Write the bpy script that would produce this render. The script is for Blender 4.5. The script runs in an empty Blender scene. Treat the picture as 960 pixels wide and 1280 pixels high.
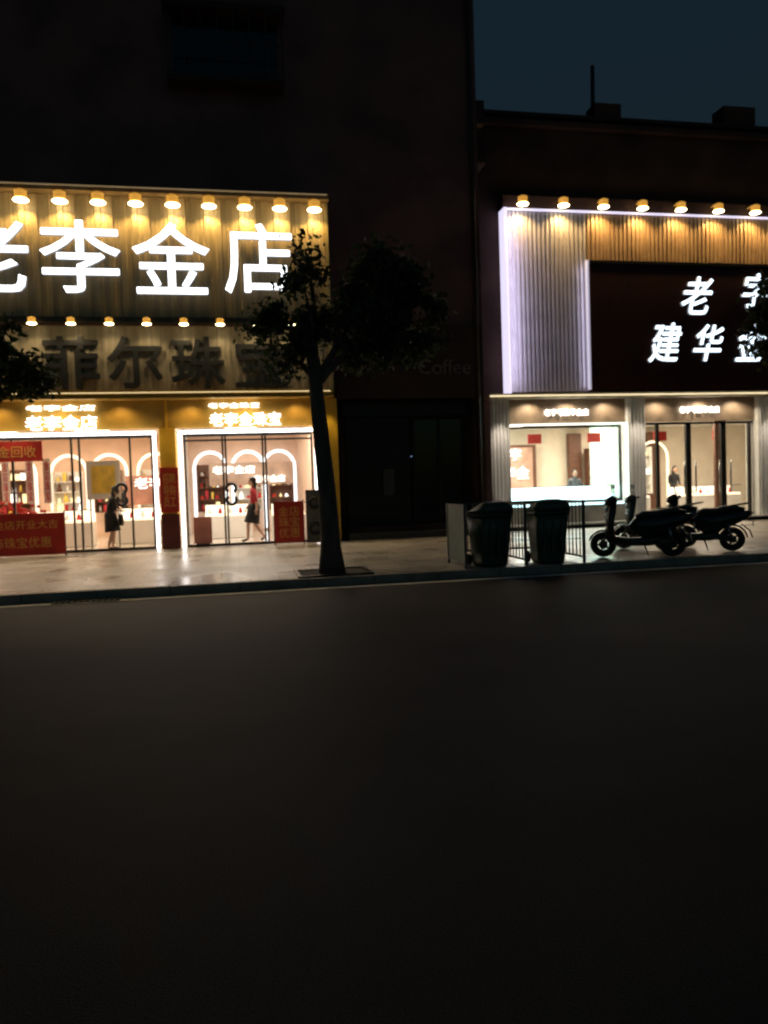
import bpy, bmesh, math, random
import numpy as np
from mathutils import Vector, Matrix, Euler
random.seed(7); rng=np.random.default_rng(7)
scene=bpy.context.scene
COL=bpy.context.collection

# ------------------------------------------------------------------ materials
def newmat(name):
    m=bpy.data.materials.new(name); m.use_nodes=True
    nt=m.node_tree; return m,nt,nt.nodes,nt.links,nt.nodes['Principled BSDF']
def mat(name,col,rough=0.6,metal=0.0,var=0.25,scale=3.0,bump=0.0,bscale=40.0,emit=None,es=0.0,spec=0.5,stretch=(1,1,1)):
    m,nt,N,L,b=newmat(name)
    b.inputs['Roughness'].default_value=rough; b.inputs['Metallic'].default_value=metal
    b.inputs['Specular IOR Level'].default_value=spec
    geo=N.new('ShaderNodeNewGeometry'); mp=N.new('ShaderNodeMapping'); mp.inputs['Scale'].default_value=stretch
    L.new(geo.outputs['Position'],mp.inputs['Vector'])
    nz=N.new('ShaderNodeTexNoise'); nz.inputs['Scale'].default_value=scale; nz.inputs['Detail'].default_value=3
    L.new(mp.outputs[0],nz.inputs['Vector'])
    r=N.new('ShaderNodeMapRange'); r.inputs[3].default_value=1-var; r.inputs[4].default_value=1+var
    r.inputs[1].default_value=0.3; r.inputs[2].default_value=0.7
    L.new(nz.outputs['Fac'],r.inputs[0])
    v=N.new('ShaderNodeVectorMath'); v.operation='SCALE'; v.inputs[0].default_value=col[:3]
    L.new(r.outputs[0],v.inputs['Scale']); L.new(v.outputs[0],b.inputs['Base Color'])
    if bump>0:
        n2=N.new('ShaderNodeTexNoise'); n2.inputs['Scale'].default_value=bscale; n2.inputs['Detail'].default_value=3
        L.new(mp.outputs[0],n2.inputs['Vector'])
        bp=N.new('ShaderNodeBump'); bp.inputs['Strength'].default_value=bump; bp.inputs['Distance'].default_value=0.02
        L.new(n2.outputs['Fac'],bp.inputs['Height']); L.new(bp.outputs[0],b.inputs['Normal'])
    if emit is not None:
        b.inputs['Emission Color'].default_value=(*emit,1); b.inputs['Emission Strength'].default_value=es
    return m
def emis(name,col,s): return mat(name,(0.6,0.6,0.6),0.5,0,0.02,emit=col,es=s)

def glass_mat(name,tint=(0.95,0.97,0.96),amt=0.6):
    m,nt,N,L,b=newmat(name); N.remove(b)
    o=[n for n in N if n.type=='OUTPUT_MATERIAL'][0]
    t=N.new('ShaderNodeBsdfTransparent'); t.inputs[0].default_value=(*tint,1)
    g=N.new('ShaderNodeBsdfGlossy'); g.inputs['Roughness'].default_value=0.03
    fr=N.new('ShaderNodeFresnel'); fr.inputs[0].default_value=1.45
    mu=N.new('ShaderNodeMath'); mu.operation='MULTIPLY'; mu.inputs[1].default_value=amt
    mx=N.new('ShaderNodeMixShader'); L.new(fr.outputs[0],mu.inputs[0]); L.new(mu.outputs[0],mx.inputs[0])
    L.new(t.outputs[0],mx.inputs[1]); L.new(g.outputs[0],mx.inputs[2]); L.new(mx.outputs[0],o.inputs[0]); return m

def paving():
    m,nt,N,L,b=newmat('granite_paving')
    geo=N.new('ShaderNodeNewGeometry')
    br=N.new('ShaderNodeTexBrick'); br.inputs['Scale'].default_value=1.0
    br.inputs['Brick Width'].default_value=0.6; br.inputs['Row Height'].default_value=0.3
    br.inputs['Mortar Size'].default_value=0.010; br.inputs['Color1'].default_value=(0.47,0.425,0.375,1)
    br.inputs['Color2'].default_value=(0.34,0.31,0.275,1); br.inputs['Mortar'].default_value=(0.08,0.07,0.06,1)
    L.new(geo.outputs['Position'],br.inputs['Vector'])
    nz=N.new('ShaderNodeTexNoise'); nz.inputs['Scale'].default_value=1.3; nz.inputs['Detail'].default_value=8
    L.new(geo.outputs['Position'],nz.inputs['Vector'])
    r=N.new('ShaderNodeMapRange'); r.inputs[1].default_value=.3; r.inputs[2].default_value=.7; r.inputs[3].default_value=.66; r.inputs[4].default_value=1.15
    L.new(nz.outputs['Fac'],r.inputs[0])
    v=N.new('ShaderNodeVectorMath'); v.operation='SCALE'; L.new(br.outputs['Color'],v.inputs[0]); L.new(r.outputs[0],v.inputs['Scale'])
    L.new(v.outputs[0],b.inputs['Base Color'])
    n3=N.new('ShaderNodeTexNoise'); n3.inputs['Scale'].default_value=.7; n3.inputs['Detail'].default_value=5
    L.new(geo.outputs['Position'],n3.inputs['Vector'])
    r2=N.new('ShaderNodeMapRange'); r2.inputs[1].default_value=.35; r2.inputs[2].default_value=.65; r2.inputs[3].default_value=.22; r2.inputs[4].default_value=.48; L.new(n3.outputs['Fac'],r2.inputs[0])
    L.new(r2.outputs[0],b.inputs['Roughness'])
    bp=N.new('ShaderNodeBump'); bp.inputs['Strength'].default_value=.4; bp.inputs['Distance'].default_value=.005
    L.new(br.outputs['Fac'],bp.inputs['Height']); bp.invert=True; L.new(bp.outputs[0],b.inputs['Normal'])
    return m

def asphalt():
    m,nt,N,L,b=newmat('asphalt')
    geo=N.new('ShaderNodeNewGeometry')
    n1=N.new('ShaderNodeTexNoise'); n1.inputs['Scale'].default_value=0.45; n1.inputs['Detail'].default_value=9
    n2=N.new('ShaderNodeTexNoise'); n2.inputs['Scale'].default_value=110; n2.inputs['Detail'].default_value=3
    for n in (n1,n2): L.new(geo.outputs['Position'],n.inputs['Vector'])
    mx=N.new('ShaderNodeMath'); mx.operation='ADD'; L.new(n1.outputs['Fac'],mx.inputs[0]); L.new(n2.outputs['Fac'],mx.inputs[1])
    cr=N.new('ShaderNodeValToRGB')
    dv=N.new('ShaderNodeMath'); dv.operation='MULTIPLY'; dv.inputs[1].default_value=.5
    cr.color_ramp.elements[0].position=.38; cr.color_ramp.elements[1].position=.62
    cr.color_ramp.elements[0].color=(.013,.0105,.010,1); cr.color_ramp.elements[1].color=(.055,.046,.040,1)
    L.new(mx.outputs[0],dv.inputs[0]); L.new(dv.outputs[0],cr.inputs[0]); L.new(cr.outputs[0],b.inputs['Base Color'])
    b.inputs['Roughness'].default_value=.75; b.inputs['Specular IOR Level'].default_value=.3
    bp=N.new('ShaderNodeBump'); bp.inputs['Strength'].default_value=.4; bp.inputs['Distance'].default_value=.008
    L.new(n2.outputs['Fac'],bp.inputs['Height']); L.new(bp.outputs[0],b.inputs['Normal'])
    return m

M={}
M['asphalt']=asphalt(); M['paving']=paving()
M['curb']=mat('curb_granite',(.22,.20,.175),.7,var=.3,bump=.3)
M['ground']=mat('bare_ground',(.06,.055,.05),.9)
M['soil']=mat('soil',(.035,.028,.02),.95,bump=.8)
M['walldark']=mat('dark_facade',(.17,.075,.07),.75,var=.35,scale=.8,bump=.2)
M['wallbrown']=mat('brown_facade',(.062,.036,.032),.85,var=.35,scale=.9,bump=.2,spec=.2)
M['darkglass']=mat('dark_window_glass',(.01,.011,.013),.12,var=.1)
M['frame_dark']=mat('dark_metal_frame',(.025,.022,.02),.35,.6)
M['goldpanel']=mat('gold_ribbed_panel',(.42,.32,.18),.45,.1,var=.18,scale=2,stretch=(4,4,.4))
M['brownpanel']=mat('brown_ribbed_panel',(.34,.28,.19),.5,.05,var=.2,scale=2,stretch=(4,4,.4))
M['greyslat']=mat('pale_slat_panel',(.48,.45,.49),.4,.1,var=.12,scale=2)
M['bronzeslat']=mat('bronze_slat_panel',(.38,.26,.17),.4,.15,var=.15)
M['maroon']=mat('maroon_sign_board',(.024,.005,.005),.6,var=.3,scale=2,spec=.2)
M['letter']=emis('lit_white_letter',(.93,.97,1.0),3.0)
M['letter2']=emis('lit_blue_white_letter',(.72,.88,1.0),2.6)
M['letterside']=mat('letter_side',(.4,.4,.42),.4,emit=(.8,.88,1),es=.25)
M['letterdark']=mat('unlit_grey_letter',(.022,.021,.02),.5,.1)
M['smalllet']=emis('lit_small_letter',(1,.96,.88),3.2)
M['bulb']=emis('warm_lamp_lens',(1.0,.82,.45),10)
M['lampbody']=mat('glowing_lamp_brass',(.62,.38,.08),.35,.3,emit=(1,.5,.08),es=.5)  # orange glow on the brass is put into the material as emission
M['led']=emis('white_led_tube',(1,.96,.93),5.5)
M['ledlav']=emis('cool_led_strip',(.80,.74,1.0),1.05)
M['ledwarm']=emis('warm_led_strip',(1,.82,.5),1.6)
M['yellow']=mat('yellow_cladding',(.70,.40,.035),.4,var=.12)
M['gold_header']=mat('gold_header',(.46,.27,.05),.35,.2,var=.15)
M['red']=mat('red_banner',(.55,.03,.018),.6,var=.15)
M['redtxt']=mat('banner_gold_text',(.80,.42,.10),.5,var=.05)
M['inwall']=mat('interior_peach_wall',(.76,.53,.39),.7,var=.06)
M['inwall2']=mat('interior_cream_wall',(.80,.71,.59),.7,var=.06)
M['white']=mat('white_laminate',(.78,.76,.72),.4,var=.05)
M['tile']=mat('polished_tile',(.62,.56,.48),.12,var=.1)
M['ceil']=mat('white_ceiling',(.8,.78,.74),.8,var=.04)
M['panel']=emis('ceiling_light_panel',(1,.9,.74),5)
M['case']=emis('lit_display_case',(.58,.95,1.0),2.4)
M['casew']=emis('warm_display_case',(1,.74,.5),1.6)
M['wood']=mat('walnut',(.14,.06,.035),.5,var=.3,stretch=(1,1,6))
M['posterY']=mat('yellow_poster',(.85,.60,.10),.5,var=.2,scale=5)
M['teal']=mat('teal_wall',(.50,.68,.60),.6,var=.06)
M['glass']=glass_mat('shop_glass')
M['greenpanel']=mat('green_mesh_panel',(.055,.10,.07),.6,var=.3)
M['steel']=mat('galvanised_steel',(.07,.078,.072),.55,.2)
M['bin']=mat('bin_green_plastic',(.022,.06,.04),.4,var=.25)
M['rubber']=mat('rubber',(.015,.015,.015),.85,var=.2)
M['black']=mat('black_plastic',(.018,.018,.019),.35,var=.1)
M['paint1']=mat('scooter_paint_black',(.02,.021,.024),.22,.2,var=.1)
M['paint2']=mat('scooter_paint_grey',(.06,.065,.07),.25,.3,var=.1)
M['chrome']=mat('chrome',(.3,.3,.3),.25,1)
M['redlens']=mat('tail_lens',(.35,.01,.01),.2)
M['lens']=mat('headlamp_lens',(.5,.5,.5),.1)
M['bark']=mat('bark',(.115,.092,.075),.95,var=.45,scale=9,bump=.9,bscale=18,stretch=(1,1,.3),spec=.2)
def leafmat():
    m,nt,N,L,b=newmat('leaves')
    geo=N.new('ShaderNodeNewGeometry')
    cr=N.new('ShaderNodeValToRGB'); cr.color_ramp.elements[0].color=(.02,.032,.011,1); cr.color_ramp.elements[1].color=(.07,.09,.027,1)
    L.new(geo.outputs['Random Per Island'],cr.inputs[0]); L.new(cr.outputs[0],b.inputs['Base Color'])
    b.inputs['Roughness'].default_value=.55
    tr=N.new('ShaderNodeBsdfTranslucent'); L.new(cr.outputs[0],tr.inputs[0])
    ad=N.new('ShaderNodeMixShader'); ad.inputs[0].default_value=.35
    o=[n for n in N if n.type=='OUTPUT_MATERIAL'][0]
    L.new(b.outputs[0],ad.inputs[1]); L.new(tr.outputs[0],ad.inputs[2]); L.new(ad.outputs[0],o.inputs[0]); return m
M['leaf']=leafmat()
M['skin']=mat('skin',(.55,.34,.24),.5,var=.05)
M['hair']=mat('hair',(.012,.010,.009),.4,var=.2)
M['clothblack']=mat('black_cloth',(.015,.015,.017),.8)
M['clothred']=mat('red_cloth',(.50,.035,.05),.8)
M['clothgrey']=mat('grey_cloth',(.12,.12,.13),.8)

# ------------------------------------------------------------------ helpers
def empty(name,loc=(0,0,0)):
    o=bpy.data.objects.new(name,None); COL.objects.link(o); o.location=loc; return o
def link(o,parent=None):
    COL.objects.link(o)
    if parent is not None: o.parent=parent; o.matrix_parent_inverse=Matrix.Translation(parent.location).inverted()
    return o
def meshobj(name,bm,mats,parent=None,smooth=False,bevel=0):
    me=bpy.data.meshes.new(name); bm.normal_update(); bm.to_mesh(me); bm.free()
    for m in (mats if isinstance(mats,(list,tuple)) else [mats]): me.materials.append(m)
    if smooth:
        for p in me.polygons: p.use_smooth=True
    o=bpy.data.objects.new(name,me); link(o,parent)
    if bevel:
        b=o.modifiers.new('b','BEVEL'); b.width=bevel; b.segments=2; b.limit_method='ANGLE'
    return o
def bbox(bm,x0,x1,y0,y1,z0,z1,mi=0):
    vs=[bm.verts.new(p) for p in [(x0,y0,z0),(x1,y0,z0),(x1,y1,z0),(x0,y1,z0),(x0,y0,z1),(x1,y0,z1),(x1,y1,z1),(x0,y1,z1)]]
    for f in [(0,3,2,1),(4,5,6,7),(0,1,5,4),(1,2,6,5),(2,3,7,6),(3,0,4,7)]:
        fc=bm.faces.new([vs[i] for i in f]); fc.material_index=mi
    return vs
def box(name,x0,x1,y0,y1,z0,z1,m,parent=None,bevel=0):
    bm=bmesh.new(); bbox(bm,x0,x1,y0,y1,z0,z1); return meshobj(name,bm,m,parent,bevel=bevel)
def pane(name,x0,x1,y,z0,z1,m,parent=None):
    bm=bmesh.new(); bm.faces.new([bm.verts.new(p) for p in [(x0,y,z0),(x1,y,z0),(x1,y,z1),(x0,y,z1)]]); return meshobj(name,bm,m,parent)
def sweep(bm,pts,rad,n=12,mi=0,side=None,power=1.0,cap=True):
    pts=[Vector(p) for p in pts]; rings=[]
    for i,p in enumerate(pts):
        d=(pts[min(i+1,len(pts)-1)]-pts[max(i-1,0)]).normalized()
        s=Vector(side) if side else (Vector((0,0,1)).cross(d) if abs(d.z)<.95 else Vector((1,0,0)))
        s=(s-d*s.dot(d)).normalized(); u=d.cross(s)
        r=rad[i] if isinstance(rad,(list,tuple)) else rad
        a,b=r if isinstance(r,(tuple,list)) else (r,r)
        ring=[]
        for k in range(n):
            t=2*math.pi*k/n; c,sn=math.cos(t),math.sin(t)
            cx=math.copysign(abs(c)**power,c); sx=math.copysign(abs(sn)**power,sn)
            ring.append(bm.verts.new(p+s*a*cx+u*b*sx))
        rings.append(ring)
    for i in range(len(rings)-1):
        for k in range(n):
            f=bm.faces.new([rings[i][k],rings[i][(k+1)%n],rings[i+1][(k+1)%n],rings[i+1][k]]); f.material_index=mi; f.smooth=True
    if cap:
        f=bm.faces.new(rings[0][::-1]); f.material_index=mi
        f=bm.faces.new(rings[-1]); f.material_index=mi
def ellip(bm,c,r,mi=0,seg=14,rot=None):
    mt=Matrix.Translation(c)
    if rot: mt=mt@rot
    mt=mt@Matrix.Diagonal((*r,1))
    res=bmesh.ops.create_uvsphere(bm,u_segments=seg,v_segments=max(6,seg*2//3),radius=1,matrix=mt)
    fs=set()
    for v in res['verts']:
        for f in v.link_faces: fs.add(f)
    for f in fs: f.material_index=mi; f.smooth=True
    return res['verts']
def torus(bm,c,R,r,mi=0,axis='Y',n=28,k=10,sq=1.0,a0=0,a1=2*math.pi):
    c=Vector(c); rings=[]; closed=abs(a1-a0-2*math.pi)<1e-4
    cnt=n if closed else n+1
    for i in range(cnt):
        t=a0+(a1-a0)*i/n
        if axis=='Y': d=Vector((math.cos(t),0,math.sin(t))); ax=Vector((0,1,0))
        elif axis=='X': d=Vector((0,math.cos(t),math.sin(t))); ax=Vector((1,0,0))
        else: d=Vector((math.cos(t),math.sin(t),0)); ax=Vector((0,0,1))
        rings.append([bm.verts.new(c+d*(R+r*math.cos(2*math.pi*j/k))+ax*(r*sq*math.sin(2*math.pi*j/k))) for j in range(k)])
    for i in range(cnt if closed else cnt-1):
        A=rings[i];B=rings[(i+1)%cnt]
        for j in range(k):
            f=bm.faces.new([A[j],A[(j+1)%k],B[(j+1)%k],B[j]]); f.material_index=mi; f.smooth=True
def ribbed(name,x0,x1,z0,z1,y,pitch,depth,m,parent,duty=.5):
    bm=bmesh.new(); xs=[]; x=x0
    while x<x1-1e-4:
        w=min(pitch,x1-x)
        xs+= [(x,0),(x+w*duty*.8,0),(x+w*duty,-depth),(x+w*.92,-depth)]
        x+=pitch
    xs.append((x1,0))
    a=[bm.verts.new((px,y+py,z0)) for px,py in xs]; b=[bm.verts.new((px,y+py,z1)) for px,py in xs]
    for i in range(len(xs)-1): bm.faces.new([a[i],a[i+1],b[i+1],b[i]])
    return meshobj(name,bm,m,parent)
def text(name,s,cx,cz,y,w,h,depth,m,parent=None,side=None,fat=0.0,shear=0.0):
    c=bpy.data.curves.new(name,'FONT'); c.body=s; c.shear=shear; c.extrude=.02; c.resolution_u=3
    o=bpy.data.objects.new(name,c); COL.objects.link(o); bpy.context.view_layer.update()
    me=bpy.data.meshes.new_from_object(o.evaluated_get(bpy.context.evaluated_depsgraph_get()))
    COL.objects.unlink(o); bpy.data.objects.remove(o)
    co=np.empty(len(me.vertices)*3); me.vertices.foreach_get('co',co); co=co.reshape(-1,3)
    mn=co.min(0); mx=co.max(0)
    q=np.empty_like(co)
    w-=2*fat
    if h: h-=2*fat
    sx=w/(mx[0]-mn[0]); sz=(h/(mx[1]-mn[1])) if h else sx
    q[:,0]=(co[:,0]-(mn[0]+mx[0])/2)*sx+cx
    q[:,2]=(co[:,1]-(mn[1]+mx[1])/2)*sz+cz
    q[:,1]=y-(co[:,2]-mn[2])/(mx[2]-mn[2])*depth
    offs=[(0,0)]
    if fat>0: offs=[(fat*math.cos(a),fat*math.sin(a)) for a in np.linspace(0,2*math.pi,9)[:-1]]+[(0,0)]
    faces=[tuple(p.vertices) for p in me.polygons]; nn=[p.normal.z>.7 for p in me.polygons]
    V=[];F=[];MI=[]
    for k,(ox,oz) in enumerate(offs):
        b0=len(V); V+=[(a[0]+ox,a[1]-.0012*k,a[2]+oz) for a in q]; F+=[tuple(i+b0 for i in f) for f in faces]; MI+=[0 if t else 1 for t in nn]
    m2=bpy.data.meshes.new(name); m2.from_pydata(V,[],F); m2.materials.append(m); m2.materials.append(side or m)
    m2.polygons.foreach_set('material_index',MI); m2.update()
    o=bpy.data.objects.new(name,m2); link(o,parent); return o
def light(name,typ,loc,power,col,parent=None,size=.1,rot=(0,0,0),spot=None,sy=None,blend=.6):
    l=bpy.data.lights.new(name,typ); l.energy=power; l.color=col
    if typ=='AREA':
        l.size=size
        if sy: l.shape='RECTANGLE'; l.size_y=sy
    else: l.shadow_soft_size=size
    if typ=='SPOT': l.spot_size=math.radians(spot); l.spot_blend=blend
    o=bpy.data.objects.new(name,l); o.location=loc; o.rotation_euler=rot; link(o,parent); return o

# ------------------------------------------------------------------ ground
box('ground',-300,300,-150,450,-.3,-.02,M['ground'])
bm=bmesh.new(); bmesh.ops.create_grid(bm,x_segments=1,y_segments=1,size=1,matrix=Matrix.Translation((0,2.65,0))@Matrix.Diagonal((150,8.8,1,1)))
road=meshobj('road',bm,M['asphalt'])
box('sidewalk',-150,150,11.56,19.4,-.01,.12,M['paving'])
cb=empty('curb')
x=-20.0;i=0
while x<30:
    box('curb_stone_%d'%i,x+.004,x+.996,11.42,11.555,-.01,.126+random.uniform(-.002,.003),M['curb'],cb,bevel=.012); x+=1.0;i+=1
box('far_sidewalk',-150,150,-9.5,-6.2,-.01,.12,M['paving'])
dg=empty('drain_grate')
box('frame',-2.55,-1.65,11.12,11.40,.008,.016,M['frame_dark'],dg)
for k in range(11): box('slat_%d'%k,-2.5+k*.08,-2.47+k*.08,11.14,11.38,.0165,.026,M['rubber'],dg)
bm=bmesh.new(); bmesh.ops.create_grid(bm,x_segments=1,y_segments=1,size=1,matrix=Matrix.Translation((0,11.17,.005))@Matrix.Diagonal((60,.09,1,1)))
meshobj('painted_edge_line',bm,mat('worn_white_line',(.80,.76,.70),.7,var=.22,scale=5))
tp=empty('tree_pit')
box('soil',.92,1.96,11.62,12.5,.11,.135,M['soil'],tp)
for a in [(.86,.92,11.57,12.55),(1.96,2.02,11.57,12.55),(.92,1.96,11.57,11.62),(.92,1.96,12.5,12.55)]:
    box('edge',*a,.1,.15,M['frame_dark'],tp)

# ------------------------------------------------------------------ upper / backing buildings
ab=empty('apartment_building')
box('walls_upper',-30,6.55,19.62,34,3.9,26,M['walldark'],ab)
box('wall_lower_gap',2.75,6.55,20.3,20.6,.12,3.9,M['wallbrown'],ab)
box('side_wall',6.3,6.55,19.64,34,.12,3.899,M['wallbrown'],ab)
box('window_glass',-1.1,1.42,19.58,19.615,11.6,12.95,M['darkglass'],ab)
for k in range(8): box('cage_bar_%d'%k,-1.2+k*.385,-1.17+k*.385,19.15,19.18,11.45,13.0,M['frame_dark'],ab)
for z in (11.45,12.2,13.0): box('cage_rail',-1.22,1.55,19.12,19.148,z,z+.04,M['frame_dark'],ab)
box('window_hood',-1.3,1.6,19.1,19.6,13.06,13.14,M['wallbrown'],ab)
box('window_sill',-1.25,1.55,19.2,19.6,11.3,11.42,M['wallbrown'],ab)
for z in (14.6,18.0): box('string_course',-30,6.6,19.56,19.62,z,z+.18,M['wallbrown'],ab)
for z in (16,19.5): 
    for xx in (-6,-1,3.4): box('window_glass_up',xx,xx+1.8,19.59,19.615,z,z+1.4,M['darkglass'],ab)
sweepbm=bmesh.new(); sweep(sweepbm,[(6.35,19.5,.2),(6.35,19.5,24)],.06,10); meshobj('downpipe',sweepbm,M['frame_dark'],ab)
box('wall_bracket',6.56,6.8,19.7,20.0,10.9,11.5,M['wallbrown'],ab)
box('ac_unit',6.56,7.0,20.2,21.0,10.1,10.8,M['wallbrown'],ab,bevel=.02)

cs=empty('coffee_shop')
box('fascia',2.6,6.5,19.5,19.61,3.7,5.6,M['wallbrown'],cs)
text('sign_letters_a','W',3.5,4.45,19.5,.36,.3,.04,mat('dim_letter',(.08,.07,.06),.6),cs)
text('sign_letters_b','Coffee',5.45,4.5,19.5,1.4,.38,.04,mat('dim_letter2',(.12,.10,.09),.6),cs)
box('shutter_box',2.8,6.3,20.0,20.28,3.3,3.85,M['frame_dark'],cs)
bm=bmesh.new()
for k in range(26): bbox(bm,2.9,4.6,20.22-.02*(k%2),20.29,.3+k*.115,.3+k*.115+.11)
meshobj('roller_shutter',bm,M['frame_dark'],cs)
box('door_glass',4.75,6.1,20.24,20.28,.3,3.2,M['darkglass'],cs)
for xx in (4.68,5.4,6.1): box('door_frame',xx,xx+.07,20.18,20.29,.3,3.25,M['frame_dark'],cs)
box('step_low',2.7,6.9,18.9,20.3,.12,.28,mat('dark_stone',(.07,.06,.055),.6,bump=.2),cs,bevel=.01)
box('step_high',2.7,6.9,19.3,20.3,.281,.42,M['wallbrown'],cs,bevel=.01)
box('power_led',4.63,4.655,20.14,20.18,2.2,2.23,emis('blue_led',(.3,.5,1),.5),cs)
box('notice_board',3.85,4.15,20.14,20.19,1.2,1.9,mat('notice',(.06,.055,.05),.6),cs)

# ------------------------------------------------------------------ left jewellery shop
JY=18.8
js=empty('jewelry_shop')
sg=empty('storefront_sign')
ribbed('ribbed_backing',-9,2.32,5.52,8.28,JY-.15,.27,.035,M['goldpanel'],sg)
box('panel_core',-9,2.32,JY-.14,19.6,5.52,8.28,M['walldark'],sg)
box('top_ledge',-9.02,2.42,JY-.42,19.6,8.29,8.42,mat('ledge',(.25,.17,.08),.5),sg)
box('top_led_line',-9.0,2.38,JY-.437,JY-.421,8.38,8.405,emis('dim_warm_led',(1,.66,.3),.18),sg)
box('right_edge_trim',2.32,2.40,JY-.25,19.6,3.83,8.285,mat('edge_trim',(.6,.45,.2),.3,.2),sg)
def walllamp(x,y,z,parent,power,s=1.0,col=(1,.72,.32),out=.35,tilt=14):
    # short bracket, stepped brass body (glow put in as emission) with a glowing disc lens on its underside
    bm=bmesh.new()
    sweep(bm,[(x,y,z+.10*s),(x,y-out*.5,z+.12*s),(x,y-out,z+.08*s)],.016*s,8,0)
    sweep(bm,[(x,y-out,z+.09*s),(x,y-out,z+.06*s)],[.07*s,.13*s],14,0)
    for k in range(3):
        zz=z+.055*s-.06*s*k; sweep(bm,[(x,y-out,zz),(x,y-out,zz-.045*s)],[.14*s,.13*s],14,0); sweep(bm,[(x,y-out,zz-.045*s),(x,y-out,zz-.06*s)],.115*s,14,0)
    meshobj('lamp_head',bm,M['lampbody'],parent)
    bm=bmesh.new(); ellip(bm,(x,y-out,z-.145*s),(.17*s,.15*s,.045*s),0,14); meshobj('lamp_lens',bm,M['bulb'],parent)
    light('lamp_light','SPOT',(x,y-out+.02,z-.21*s),power,col,parent,.05,rot=(math.radians(tilt),0,0),spot=130)
for k in range(-5,9): walllamp(-4.43+.8125*k,JY-.2,8.18,sg,52,1.0,(1,.66,.22),out=.2,tilt=6)
for s_,cx,cz,ww in (('老',-5.2,6.84,1.72),('李',-3.24,6.84,1.72),('金',-1.26,6.84,1.72),('店',.72,6.88,1.58)):
    text('letter_'+s_,s_,cx,cz,JY-.26,ww,1.62,.10,M['letter'],sg,M['letterside'],fat=.013)
sg2=empty('storefront_sign')
ribbed('ribbed_backing',-9,2.32,3.85,5.35,JY-.05,.2,.02,M['brownpanel'],sg2)
box('panel_core',-9,2.32,JY-.04,19.6,3.83,5.5,M['walldark'],sg2)
box('upper_ledge',-9,2.30,JY-.35,JY-.06,5.38,5.50,M['frame_dark'],sg2)
for k in range(-3,7): walllamp(-3.49+.8175*k,JY-.06,5.40,sg2,14,.62,(1,.76,.42),out=.42,tilt=8)
for s_,cx in (('菲',-3.59),('尔',-2.19),('珠',-.76),('宝',.70)):
    text('letter_'+s_,s_,cx,4.5,JY-.10,1.24,1.2,.05,M['letterdark'],sg2,fat=.018)
box('bottom_ledge',-9,2.38,JY-.42,JY-.06,3.72,3.82,M['gold_header'],sg2)
box('bottom_led',-9,2.30,JY-.44,JY-.425,3.76,3.775,emis('ledge_led',(1,.80,.42),1.2),sg2)
box('soffit',-9,2.38,JY-.4,19.4,3.64,3.70,M['gold_header'],js)
box('header_band',-9,2.1,JY+.02,JY+.2,2.98,3.64,M['gold_header'],js)
for xx in (-7.6,-5.6,-1.56,2.0): box('header_joint',xx-.03,xx+.03,JY-.01,JY+.018,2.98,3.64,M['yellow'],js)
text('header_text_a','老李金店',-3.87,3.14,JY-.06,1.55,.34,.04,M['smalllet'],js,fat=.004)
text('header_reflection_a','老李金店',-3.87,3.48,JY-.06,1.50,.13,.04,M['smalllet'],js)  # reflection of the header text, modelled as small lit letters
text('header_text_b','老李金珠宝',.28,3.16,JY-.06,1.68,.32,.04,M['smalllet'],js,fat=.004)
text('header_reflection_b','老李金珠宝',.02,3.49,JY-.06,1.2,.12,.04,M['smalllet'],js)  # lit letters standing in for the second text's reflection
for xx in (-7,-5.2,-3.9,-2.6,-1.0,.3,1.5): light('soffit_light','SPOT',(xx,JY-.32,3.6),20,(1,.70,.30),js,.06,spot=150)
def ledframe(x0,x1,zt,y,par,w=.07,left=True):
    if left: box('led_left',x0-w,x0,y-.09,y-.02,.14,zt,M['led'],par)
    box('led_right',x1,x1+w,y-.09,y-.02,.14,zt,M['led'],par)
    box('led_top',(x0-w) if left else x0,x1+w,y-.09,y-.02,zt+.001,zt+w,M['led'],par)
ledframe(-5.9,-1.88,2.84,JY,js); ledframe(-1.22,1.90,2.84,JY,js)
box('pillar_centre',-1.74,-1.36,JY-.06,JY+.4,.12,2.98,M['yellow'],js,bevel=.01)
box('pillar_right',2.1,2.48,JY-.14,JY+.5,.12,3.63,M['yellow'],js,bevel=.01)
light('pillar_wash','SPOT',(2.25,JY-.38,3.55),22,(1,.78,.32),js,.05,spot=70)
light('pillar_wash2','SPOT',(-1.55,JY-.38,3.5),18,(1,.78,.32),js,.05,spot=60)
box('outer_left_wall',-9,-6.0,JY,JY+.2,.12,2.98,M['yellow'],js)
ps=empty('poster_board')
box('board',-1.76,-1.33,JY-.11,JY-.075,1.0,2.05,M['red'],ps)
text('poster_text','招聘\n导购\n员工',-1.545,1.52,JY-.111,.28,.8,.004,M['redtxt'],ps)
box('base_board',-1.76,-1.33,JY-.12,JY-.075,.14,.96,mat('dark_red_board',(.14,.02,.015),.5),ps)
def glazing(par,x0,x1,zt,y,mull,z0=.14,fm='frame_dark',fw=.05):
    pane('glass_pane',x0+.01,x1-.01,y+.10,z0,zt,M['glass'],par)
    for m_ in mull: box('mullion',m_-fw/2,m_+fw/2,y+.06,y+.15,z0,zt,M[fm],par)
    box('door_rail_top',x0,x1,y+.07,y+.14,zt-.07,zt,M[fm],par)
    box('door_rail_bottom',x0,x1,y+.072,y+.138,z0,z0+.06,M[fm],par)
glazing(js,-5.88,-1.90,2.84,JY,[-5.0,-3.72,-3.55,-2.42,-1.93],fm='frame_dark',fw=.04)
glazing(js,-1.20,1.88,2.84,JY,[-1.17,-.29,-.22,.66,.73,1.85],fw=.045)
box('transom',-1.2,1.88,JY+.055,JY+.155,2.66,2.70,M['frame_dark'],js)
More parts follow.
